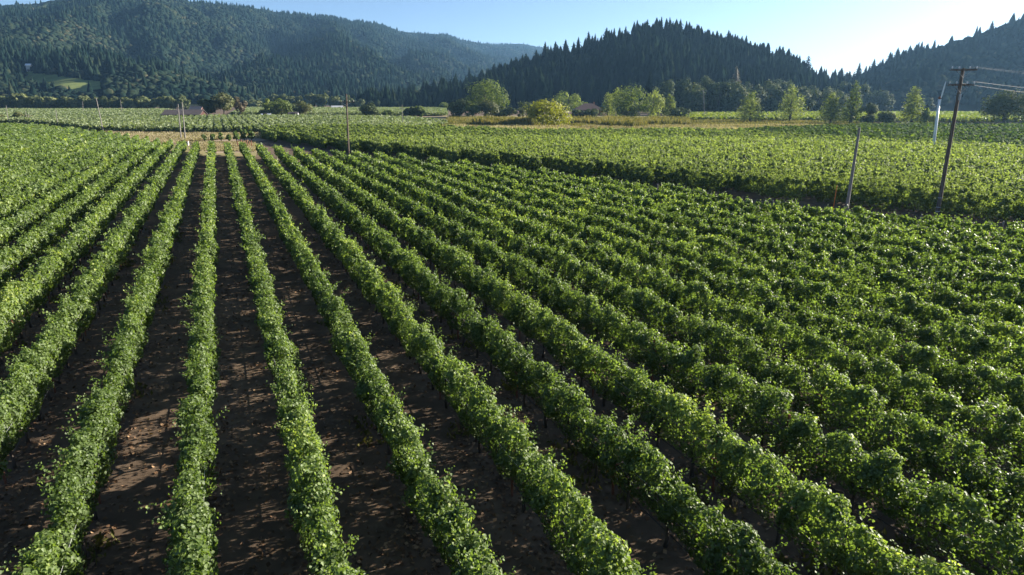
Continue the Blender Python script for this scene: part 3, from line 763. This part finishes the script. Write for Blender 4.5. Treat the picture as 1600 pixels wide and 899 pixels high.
def vine_row(p0, d, t0, t1, seed, label, group, mat, upright=False, dens=1.0, detail=True):
    rz = math.atan2(-d[0], d[1])
    b = p0 + d * t0
    root = empty('vine_row', (b[0], b[1], 0)); tag(root, label, 'vine row', group)
    segs = []; t = t0
    while t < t1:
        pm_ = p0 + d * t; L = 3.0 if np.hypot(*pm_) < 40 else 8.0
        segs.append((t, min(t + L, t1))); t += L
    V, F, v = row_foliage(p0, d, segs, seed, upright, dens)
    V = V - np.array([b[0], b[1], 0])
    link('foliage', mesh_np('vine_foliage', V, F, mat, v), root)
    if not detail: return root
    k = 0; r = random.Random(seed)
    tn = [t for t in np.arange(t0 + .4, t1, 1.52) if np.hypot(*(p0 + d * t)) < 58]
    for t in tn[:95]:
        o = link('trunk', TR[(k * 3 + seed) % 5], root, ((p0 + d * t - b)[0], (p0 + d * t - b)[1], 0), rz + (math.pi if k % 2 else 0)); k += 1
        o.scale = (1, 1, r.uniform(.9, 1.1))
    tp = [t for t in np.arange(t0 + 1.1, t1, 6.08) if np.hypot(*(p0 + d * t)) < 70]
    for t in tp:
        link('trellis_post', POST, root, ((p0 + d * t - b)[0], (p0 + d * t - b)[1], 0), rz)
    if len(tn) > 3:
        e = d * (tn[-1] - t0)
        MB().tube([(0, 0, .42), (e[0] * .5, e[1] * .5, .40), (e[0], e[1], .42)], .013, 5).build('drip_line', M['black'], root)
        w = MB(); nn = np.array([d[1], -d[0]])
        for off, z in ((0, .95), (.18, 1.36), (-.18, 1.36)):
            w.tube([(nn[0] * off, nn[1] * off, z), (nn[0] * off + e[0], nn[1] * off + e[1], z)], .003, 4)
        w.build('trellis_wire', M['wire'], root)
    if t1 - t0 > 5:
        link('end_post', ENDP, root, ((d * (t1 - t0 + .3))[0], (d * (t1 - t0 + .3))[1], 0))
    return root

def azd(az): return np.array([math.sin(R(az)), math.cos(R(az))])
# block A: the long rows in the foreground
A_poly = [(-60, -40), (60, -40)] + poly_xy((2600, 518), (1600, 394), (1237, 356), (993, 314), (767, 281), (600, 261), (520, 256), (430, 247), (400, 243), (340, 241), (300, 236), (250, 231), (170, 217), (50, 202), (-300, 201)) + [(-400, 120)]
dA = azd(-24.0); nA = np.array([dA[1], -dA[0]])
SP = 2.44
for k in range(-60, 40):
    p0 = nA * (-1.45 + SP * k)
    sp = row_spans(p0, dA, A_poly)
    if sp is None: continue
    if k == 0: lab = 'narrow vine row running almost straight up the photo, left of centre'
    elif k > 0: lab = '%s vine row right of the one running straight up the photo' % ordw(k)
    else: lab = '%s vine row left of the one running straight up the photo' % ordw(-k)
    vine_row(p0, dA, sp[0], sp[1], 200 + k, lab, 'long vine rows of the foreground block', M['vine'])
# block B: upright yellow-green vines beyond the lane
B_poly = poly_xy((402, 219), (600, 248), (1600, 358), (2400, 450), (1900, 262), (1600, 246), (1300, 228), (1120, 214), (1020, 213), (830, 215), (680, 207), (560, 206), (430, 207))
dB = azd(-29.0); nB = np.array([dB[1], -dB[0]]); cnt = 0
for k in range(0, 140):
    p0 = nB * (15 + 2.44 * k)
    sp = row_spans(p0, dB, B_poly, .8)
    if sp is None: continue
    cnt += 1
    vine_row(p0, dB, sp[0], sp[1], 400 + k, 'upright yellow-green vine row across the lane, %s rightwards from the far left corner' % ordw(cnt),
             'upright vine rows beyond the lane', M['vine_up'], True, 1.15, False)
# block C: rows running across the view behind block B
C_poly = poly_xy((1130, 213.5), (1300, 227), (1600, 245), (1900, 261), (1900, 203), (1400, 201), (1200, 208))
dC = azd(72.0); nC = np.array([dC[1], -dC[0]]); cnt = 0
for k in range(0, 120):
    p0 = -nC * (40 + 2.6 * k)
    sp = row_spans(p0, dC, C_poly, .8)
    if sp is None: continue
    cnt += 1
    vine_row(p0, dC, sp[0], sp[1], 600 + k, 'green vine row running crosswise near the poplars, %s counting away from the camera' % ordw(cnt),
             'crosswise vine rows before the poplars', M['vine_cross'], False, .8, False)

# far fields: one mass of vines
def field(polys, seed=5):
    r = np.random.default_rng(seed); Vs, Fs, vs = [], [], []; base = 0
    mi = []
    for poly, n, az, mid in polys:
        P = np.array(poly); x0, y0 = P.min(0); x1, y1 = P.max(0)
        X = r.uniform(x0, x1, n); Y = r.uniform(y0, y1, n)
        d = azd(az); nn = np.array([d[1], -d[0]])
        q = X * nn[0] + Y * nn[1]; t = X * d[0] + Y * d[1]
        q = np.round(q / 2.5) * 2.5 + r.normal(size=n) * .38
        X = q * nn[0] + t * d[0]; Y = q * nn[1] + t * d[1]
        k = inside(poly, X, Y); px_, _ = pix(np.stack([X, Y, X * 0], 1)); k &= (px_ > -200) & (px_ < 1800)
        X, Y = X[k], Y[k]
        z = r.uniform(.6, 1.95, len(X)) + .25 * fbm(X, Y, 3, 2)
        Pp = np.stack([X, Y, z], 1)
        V, F = cards(Pp, r.normal(size=Pp.shape) * .7 + np.array([0, 0, .7]), r.uniform(.45, .95, len(X)), 1.1, None, r)
        Vs.append(V); Fs.append(F + base); base += len(V); vs.append(np.clip(.5 + .3 * fbm(X / 30, Y / 30, 9, 3) + r.normal(size=len(X)) * .2, 0, 1)); mi.append(np.full(len(F), mid))
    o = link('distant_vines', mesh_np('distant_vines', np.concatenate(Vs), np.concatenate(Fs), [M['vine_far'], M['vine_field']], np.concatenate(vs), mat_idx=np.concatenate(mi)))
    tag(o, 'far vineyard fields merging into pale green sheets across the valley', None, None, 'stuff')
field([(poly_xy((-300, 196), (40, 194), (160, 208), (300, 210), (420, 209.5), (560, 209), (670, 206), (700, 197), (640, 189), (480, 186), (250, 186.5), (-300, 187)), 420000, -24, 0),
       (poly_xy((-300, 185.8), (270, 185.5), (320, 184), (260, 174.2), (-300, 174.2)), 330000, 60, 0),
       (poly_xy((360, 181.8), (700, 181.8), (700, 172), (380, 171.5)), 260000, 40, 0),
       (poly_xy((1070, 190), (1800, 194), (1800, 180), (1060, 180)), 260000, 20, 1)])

# ------------------------------------------------------------------ grass, reeds, litter (stuff)
def blades(name, polys, label, mat, hgt, wid, seed):
    r = np.random.default_rng(seed); Ps, Hs = [], []
    for poly, n, hm in polys:
        P = np.array(poly); x0, y0 = P.min(0); x1, y1 = P.max(0)
        X = r.uniform(x0, x1, n); Y = r.uniform(y0, y1, n); k = inside(poly, X, Y)
        X, Y = X[k], Y[k]; cl = .75 + .5 * vnoise(X / 4, Y / 2, seed)
        h = hgt * hm * r.uniform(.5, 1.2, len(X)) * cl
        Ps.append(np.stack([X, Y, h * .42], 1)); Hs.append(h)
    P = np.concatenate(Ps); h = np.concatenate(Hs); n = len(P)
    T_ = r.normal(size=(n, 3)) * .22 + np.array([0, 0, 1.0])
    N = r.normal(size=(n, 3)); N[:, 2] *= .2
    V, F = cards(P, N, wid * h / h.mean(), hgt / wid, T_, r)
    v = np.clip(.5 + .35 * fbm(P[:, 0] / 12, P[:, 1] / 8, seed, 3) + r.normal(size=n) * .2, 0, 1)
    tag(link(name, mesh_np(name, V, F, mat, v)), label, None, None, 'stuff')
blades('dry_grass', [(poly_xy((670, 208), (760, 212.5), (1160, 214), (1300, 200), (1160, 200), (900, 202), (700, 201)), 110000, 1.0),
                     (poly_xy((690, 201), (1250, 201), (1400, 197), (1300, 192), (1075, 190), (700, 184)), 60000, .4),
                     (poly_xy((160, 215), (250, 226), (300, 221), (470, 213), (300, 206), (165, 207)), 70000, .55),
                     (poly_xy((300, 236), (400, 238), (400, 222), (300, 222)), 16000, .3)], 'golden dry grass strip on the far edge of the vineyard', M['dry'], 1.0, .30, 5)
blades('reeds', [(poly_xy((740, 199), (790, 200.5), (835, 202), (815, 197), (770, 195), (742, 195)), 9000, .8), (poly_xy((930, 201), (970, 204), (1010, 203), (1005, 198), (950, 198)), 9000, .7),
                 (poly_xy((690, 201), (1250, 201), (1400, 197), (1300, 192), (1075, 190), (700, 184)), 90000, .32),
                 (poly_xy((880, 196), (1080, 199), (1075, 190), (880, 190)), 22000, .6)], 'brown-green reeds and rough grass between dry grass and trees', M['reed'], 1.9, .4, 6)
def litter():
    r = np.random.default_rng(77); n = 150000
    Y = 8 + 47 * r.uniform(0, 1, n) ** 1.3; X = r.uniform(-1, 1, n) * (Y * .95 + 4)
    q = (X * nA[0] + Y * nA[1] + 1.45) / SP; fr = np.abs(q - np.round(q)) * SP
    keep = (r.random(n) < np.exp(-fr * 1.1) * (.18 + 1.1 * np.clip(fbm(X / 1.3, Y / 1.3, 3, 3) + .35, 0, 1))) & inside(A_poly, X, Y)
    X, Y = X[keep], Y[keep]; P = np.stack([X, Y, r.uniform(.008, .05, len(X))], 1)
    V, F = cards(P, r.normal(size=P.shape) * .45 + np.array([0, 0, 1.0]), r.uniform(.06, .13, len(X)), 1.1, None, r)
    tag(link('fallen_leaves', mesh_np('fallen_leaves', V, F, M['litter'], np.clip(r.normal(.45, .28, len(F)), 0, 1))), 'dry brown leaves scattered on the soil under the vines', None, None, 'stuff')
litter()
def weeds():
    r = np.random.default_rng(78); n = 9000
    Y = 9 + 50 * r.uniform(0, 1, n) ** 1.2; X = r.uniform(-1, 1, n) * (Y * .95 + 4)
    q = (X * nA[0] + Y * nA[1] + 1.45) / SP; fr = np.abs(q - np.round(q)) * SP
    keep = (fr < .5) & (fbm(X / 3, Y / 3, 5, 3) > .12) & inside(A_poly, X, Y); X, Y = X[keep], Y[keep]; n = len(X)
    X = np.repeat(X, 9) + r.normal(size=n * 9) * .12; Y = np.repeat(Y, 9) + r.normal(size=n * 9) * .12
    P = np.stack([X, Y, r.uniform(.03, .14, len(X))], 1); N = r.normal(size=P.shape); N[:, 2] = .4
    V, F = cards(P, N, r.uniform(.05, .12, len(P)), 2.4, r.normal(size=P.shape) * .5 + np.array([0, 0, 1.0]), r)
    tag(link('weeds', mesh_np('weeds', V, F, M['reed'], np.clip(r.normal(.3, .2, len(F)), 0, 1))), 'low tufts of weeds growing at the foot of the vines', None, None, 'stuff')
weeds()

# ------------------------------------------------------------------ young vines and stakes at the far headland
for i, (x, y) in enumerate([(320, 222), (333, 222.5), (346, 222), (358, 222), (370, 221), (382, 220), (393, 220)]):
    t = tree('young_vine', x, y, y - 12 - (i % 3) * 1.5 - (3 if i > 3 else 0), 3.6 + (1.2 if i > 3 else 0), M['vine'], 'stubby dark vine bush beside the far dirt track, %s from the left' % ordw(i + 1),
             'vine', 'stubby vine bushes along the far dirt track', 420, 6, .28, .2, 300 + i, 'shrub', .35)
for i in range(8):
    x = 371.5 + i * 3.1; b = G(x, 229 + (i % 2) * .5)
    t = empty('steel_stake', b); tag(t, 'rusty red stake behind the row ends, %s from the left' % ordw(i + 1), 'stake', 'rusty stakes on the headland')
    h = 1.0 + .15 * (i % 3)
    MB().box((0, 0, h / 2), (.14, .14, h)).build('post', M['rusty'], t)
    MB().box((0, 0, h + .03), (.30, .20, .07)).build('cap', M['rusty'], t)
b = G(293.5, 227.5); t = empty('valve_box', b); tag(t, 'small white box standing at the foot of the paired poles', 'box')
MB().box((0, 0, .4), (.42, .35, .8)).build('cabinet', M['cream'], t); MB().box((0, 0, .83), (.5, .43, .06)).build('lid', M['pink_roof'], t)
b = G(1301, 331); t = empty('marker_stake', b); tag(t, 'thin orange marker stake on the lane left of the grey pole stub', 'marker')
MB().tube([(0, 0, -.1), (0.03, 0, 1.15), (.05, 0, 2.3)], .035, 8).build('rod', M['orange'], t); MB().tube([(.05, 0, 2.3), (.052, 0, 2.36)], [.05, .02], 8).build('tip', M['orange'], t)

# ------------------------------------------------------------------ utility poles
def pole(x, yb, yt, label, mat, rad=.15, arms=(), armw=2.4, arz=0.0, group=None, lean=(0, 0), ins=True, xt=None, H=None):
    b = G(x, yb); 
    if H is None: H = AT(x, yt, b[1])[2]
    t = empty('utility_pole', b); tag(t, label, 'utility pole', group)
    if xt is not None: lean = (AT(xt, yt, b[1])[0] - b[0], 0)
    MB().tube([(0, 0, -.5), (lean[0] * .5, lean[1] * .5, H * .5), (lean[0], lean[1], H)], [rad, rad * .85, rad * .68], 12).build('pole', mat, t, smooth=False)
    for q in arms:
        z = H - q; f = z / H
        am = MB(); am.box((lean[0] * f + .16 * math.sin(arz), lean[1] * f - .16 * math.cos(arz), z), (armw, .10, .12), arz)
        a = am.build('crossarm', mat, t)
        br = MB()
        for s in (-1, 1): br.tube([(lean[0] * f + s * armw * .28 * math.cos(arz), lean[1] * f - .22 + s * armw * .28 * math.sin(arz), z - .06), (lean[0] * f, lean[1] * f - .2, z - .6)], .02, 5)
        br.build('brace', M['steel'], t)
        if ins:
            for s in (-.46, -.2, .2, .46):
                c = (lean[0] * f + s * armw * math.cos(arz), lean[1] * f - .16 + s * armw * math.sin(arz), z)
                MB().tube([(c[0], c[1], z + .06), (c[0], c[1], z + .13), (c[0], c[1], z + .16), (c[0], c[1], z + .26)], [.02, .02, .06, .035], 8).build('insulator', M['glassy'], a)
    return t, b, H, lean
P1 = pole(545, 245, 147, 'brown crossarm pole on the lane left of centre', M['wood'], .17, (1.3,), 2.6, R(15), xt=541)
P2 = pole(1463, 343, 107, 'tall grey-brown double-crossarm pole at the right, nearest of all', M['wood'], .165, (.12, 1.25), 1.9, R(-12), xt=1505)
MB().tube([(P2[3][0] * .80 - .0, -.20, P2[2] * .80), (P2[3][0] * .84, -.20, P2[2] * .84)], .08, 8).build('meter_can', M['steel'], P2[0])
for q in (.055, .085, .15):
    MB().tube([(P2[3][0] * q, 0, P2[2] * q), (P2[3][0] * (q + .004), 0, P2[2] * (q + .004))], .172, 12).build('band', M['steel'], P2[0])
P3 = pole(1320, 345, 200, 'grey bare pole stub without crossarm on the lane', M['greywood'], .14, (), xt=1343)
lp = [(283, 219, 163, 278, .14, (1.0,), 'left pole of the close pair beyond the row ends'),
      (289.5, 219.5, 160, 284.5, .14, (1.2,), 'right pole of the close pair beyond the row ends'),
      (162, 208, 153, 150, .13, (), 'leaning thin pole at the corner of dark-edged far field'),
      (91, 200, 172, 87, .10, (), 'short grey pole right of the grey-brown bush'),
      (13.5, 194, 165, 9.5, .10, (), 'thin pole nearest the left edge of the photo'),
      (42, 192, 174, 40, .10, (), 'thin pole beside the grey-brown bush on the left'),
      (45.5, 192, 178, 44, .10, (), 'shortest pole, just right of the grey-brown bush'),
      (191, 180, 156, 188, .12, (), 'faint far pole below the treeline, left of centre field'),
      (130.5, 180, 159, 129, .12, (), 'faint far pole left of the leaning thin pole'),
      (630, 201, 164, 628, .11, (1.0,), 'thin grey pole standing in the pale field near dark bush'),
      (560, 180, 166, 559, .11, (), 'small far pole right of the brown crossarm pole')]
for x, yb, yt, xt, rad, arms, lab in lp:
    pole(x, yb, yt, lab, M['greywood'], rad, arms, 2.0, R(10), 'thin poles across the far fields', ins=False, xt=xt)
pole(700, 190, 172, 'short thin pole left of the dark dense bush', M['greywood'], .1, (), xt=749 and 700)
pole(1101, 186, 139, 'grey pole standing before the dark oak wood', M['greywood'], .14, (.8,), 2.0, 0, ins=False, xt=1099)
P9 = pole(1790, 262, 150, 'far service pole beyond the right edge of the photo', M['wood'], .13, (.2,), 1.8, 0, H=9.6)
def span(p, q, sag, label, rad=.012):
    m = [(p[0] + (q[0] - p[0]) * t, p[1] + (q[1] - p[1]) * t, p[2] + (q[2] - p[2]) * t - 4 * sag * t * (1 - t)) for t in np.linspace(0, 1, 15)]
    mid = m[0]
    mm = [(a[0] - mid[0], a[1] - mid[1], a[2] - mid[2]) for a in m]
    o = MB().tube(mm, rad, 5).build('power_line', M['cable'], None, mid); tag(o, label, 'power line', 'wires leading right from the nearest pole')
b2 = P2[1]; l2 = P2[3]; H2 = P2[2]; e9 = P9[1]; H9 = P9[2]
span((b2[0] + l2[0] * .9 + .85, b2[1] - .16, H2 - 1.0), (e9[0] + .5, e9[1], H9), .25, 'upper bright wire from the lower crossarm of the nearest pole', .009)
span((b2[0] + l2[0] * .9 + .05, b2[1] - .16, H2 - 1.15), (e9[0] - .5, e9[1], H9 - .3), .45, 'lower bright wire from the lower crossarm of the nearest pole', .009)
span((b2[0] + l2[0] + .85, b2[1] - .16, H2 + .1), (e9[0] + 10, e9[1] + 10, H9 + 2.6), .3, 'upper faint wire from the top crossarm of the nearest pole', .003)
span((b2[0] + l2[0] + .4, b2[1] - .16, H2 + .1), (e9[0] + 9, e9[1] + 10, H9 + 2.2), .3, 'lower faint wire from the top crossarm of the nearest pole', .003)

# ------------------------------------------------------------------ wind machine
b = G(1456, 246); Hh = AT(1468, 155, b[1])[2]; lx = AT(1468, 155, b[1])[0] - b[0]
t = empty('wind_machine', b); tag(t, 'white wind machine tower with two-blade fan among the vines', 'wind machine')
MB().tube([(0, 0, -.2), (lx * .5, 0, Hh * .5), (lx, 0, Hh)], [.27, .22, .17], 14).build('tower', M['white'], t, smooth=True)
MB().box((0, 0, .5), (1.1, .8, 1.0)).box((0, 0, 1.03), (1.2, .9, .06)).build('engine_box', M['steel'], t)
MB().tube([(lx - .1, -.35, Hh + .1), (lx, 0, Hh + .18), (lx + .15, .45, Hh + .1)], [.16, .24, .16], 10).build('gearbox', M['rusty'], t)
hub = np.array([lx - .1, -.5, Hh + .1])
for s in (-1, 1):
    dv = np.array([.03, -.12, 1.0]) if s > 0 else np.array([-.16, -.14, -1.0]); dv = dv / np.linalg.norm(dv)
    L = 2.65
    side = np.array([1.0, .25, -.05]); mb = MB(); V = []
    for q, w, th in ((.04, .08, .05), (.25, .14, .05), (.7, .13, .04), (1.0, .07, .02)):
        c = hub + dv * L * q
        sd_ = side / np.linalg.norm(side); nn = np.cross(dv, sd_)
        V += [c - sd_ * w - nn * th * .5, c + sd_ * w - nn * th * .5, c + sd_ * w + nn * th * .5, c - sd_ * w + nn * th * .5]
    F = [(0, 1, 2, 3), (12, 15, 14, 13)]
    for k in range(3):
        for j in range(4): F.append((k * 4 + j, k * 4 + (j + 1) % 4, k * 4 + 4 + (j + 1) % 4, k * 4 + 4 + j))
    mb.add(V, F); mb.build('blade', M['white'], t)

# ------------------------------------------------------------------ buildings
def gable(name, b, L, W, hw, hr, rz, wall, roof, label, cat, hip=False, doors=2, chim=False, over=.5):
    t = empty(name, b, rz); tag(t, label, cat)
    mb = MB(); x, y = L / 2, W / 2
    V = [(-x, -y, 0), (x, -y, 0), (x, y, 0), (-x, y, 0), (-x, -y, hw), (x, -y, hw), (x, y, hw), (-x, y, hw)]
    F = [(0, 1, 5, 4), (1, 2, 6, 5), (2, 3, 7, 6), (3, 0, 4, 7), (3, 2, 1, 0)]
    if not hip: V += [(-x, 0, hr - .05), (x, 0, hr - .05)]; F += [(4, 8, 7), (5, 6, 9)]
    mb.add(V, F); mb.build('wall', wall, t)
    xo, yo = x + over, y + over; rx = xo if not hip else max(.1, xo - yo)
    zl = hw - over * (hr - hw) / y * .9 + .03
    A = [(-xo, -yo, zl), (xo, -yo, zl), (xo, yo, zl), (-xo, yo, zl), (-rx, 0, hr + .06), (rx, 0, hr + .06)]
    th = .18
    Bv = [(p[0], p[1], p[2] + th) for p in A]
    mb = MB(); mb.add(A + Bv, [(0, 4, 5, 1), (2, 5, 4, 3), (6, 7, 11, 10), (8, 9, 10, 11), (0, 1, 7, 6), (2, 3, 9, 8)] + ([(1, 5, 11, 7), (5, 2, 8, 11), (3, 4, 10, 9), (4, 0, 6, 10)] if not hip else [(1, 5, 2), (7, 8, 11), (0, 3, 4), (6, 10, 9), (1, 2, 8, 7), (3, 0, 6, 9)]))
    rf = mb.build('roof', roof, t)
    if chim: MB().box((L * .2, W * .1, hr + .2), (.8, .8, 1.4)).build('chimney', wall, rf)
    for k in range(doors):
        xx = -x + L * (k + 1) / (doors + 1)
        if k == doors // 2: MB().box((xx, -y - .03, 1.15), (2.0, .08, 2.3)).build('door', M['wood'], t)
        else:
            MB().box((xx, -y - .02, 1.6), (1.4, .06, 1.0)).build('window', M['pane'], t)
    return t
gable('barn', G(290, 187), 15.5, 8, 2.2, 4.0, R(4), M['barn_wall'], M['barn_roof'], 'long low dark red barn among the far left fields', 'barn', doors=4)
gable('shed', G(309, 181.5), 6, 5, 2.6, 4.6, R(-6), M['barn_wall'], M['pink_roof'], 'small shed with pale pink roof behind the red barn', 'shed')
gable('house', G(919, 180), 15, 11, 3.0, 5.9, R(-4), M['stucco'], M['tile'], 'low house with brown hipped tile roof between the trees', 'house', True, 4, True, 1.2)
gable('farm_shed', G(527, 172.5), 8, 5, 1.4, 3.0, R(25), M['cream'], M['steel'], 'pale shed at the treeline beside the brown crossarm pole', 'shed', over=.2)
gable('greenhouse', G(416, 184), 4.6, 2.5, 1.0, 1.6, R(0), M['white'], M['white'], 'small low white shelter before the dark spreading bush', 'shed', over=.1, doors=1)
gable('equipment_shed', G(459, 184), 4.5, 3.0, 1.6, 2.4, R(5), M['steel'], M['barn_roof'], 'blue-grey shed between the willow and olive tree', 'shed', over=.1, doors=1)
def on_hill(hill, x, y):
    a0, b0 = ray(x, y); Ys = np.linspace(float(np.interp(a0, hill.tab[:, 0], hill.tab[:, 3])), float(np.interp(a0, hill.tab[:, 0], hill.tab[:, 2])), 600)
    zz = hill.z(np.full(600, a0), Ys) - (CAM_H + b0 * Ys); k = np.argmax(zz > 0)
    return np.array([a0 * Ys[k], Ys[k], float(hill.z(np.array([a0]), np.array([Ys[k]]))[0])])
b = on_hill(LM, 47, 113); b[2] += .3
gable('hillside_house', b, 4.5, 4, 6.5, 8, R(10), M['cream'], M['white'], 'tall white house above the green clearing on the mountain', 'house', doors=3)
b = on_hill(LM, 345, 146); b = np.array([AT(346, 150, 430)[0], 440, 0])
# green clearing on the mountain side
pts = [(42, 117.5), (52, 116), (80, 120), (110, 127), (150, 131), (165, 133), (130, 134), (95, 131), (60, 126), (46, 121)]
pv = [on_hill(LM, x, y) for x, y in pts]
def clearing():
    # drape a fine patch on the slope
    x0, x1 = 40, 168; V, F = [], []
    nx, ny = 50, 12
    up = np.interp(np.linspace(x0, x1, nx), [42, 52, 80, 110, 150, 168], [117, 116, 119, 126, 131, 133])
    lo = np.interp(np.linspace(x0, x1, nx), [42, 60, 95, 130, 168], [130, 140, 145, 148, 142])
    for i, x in enumerate(np.linspace(x0, x1, nx)):
        for j in range(ny):
            p = on_hill(LM, x, lo[i] + (up[i] - lo[i]) * j / (ny - 1)); V.append((p[0], p[1], p[2] + 2.5))
    for i in range(nx - 1):
        for j in range(ny - 1): k = i * ny + j; F.append((k, k + ny, k + ny + 1, k + 1))
    me = bpy.data.meshes.new('hillside_meadow'); me.from_pydata(V, [], F); me.materials.append(M['meadow']); me.update()
    o = link('hillside_meadow', me); o['kind'] = 'structure'
clearing()
# fence at the dry grass
a, c = G(925, 209), G(1160, 206)
t = empty('wire_fence', a); tag(t, 'low post and wire fence along the golden dry grass', 'fence')
n = 26
for k in range(n):
    p = (c - a) * k / (n - 1); MB().box((p[0], p[1], .75), (.12, .12, 1.5)).build('post', M['greywood'], t)
w = MB()
for z in (.5, .9, 1.3): w.tube([(0, -.08, z), (c[0] - a[0], c[1] - a[1] - .08, z)], .012, 4)
w.build('wire', M['wire'], t)
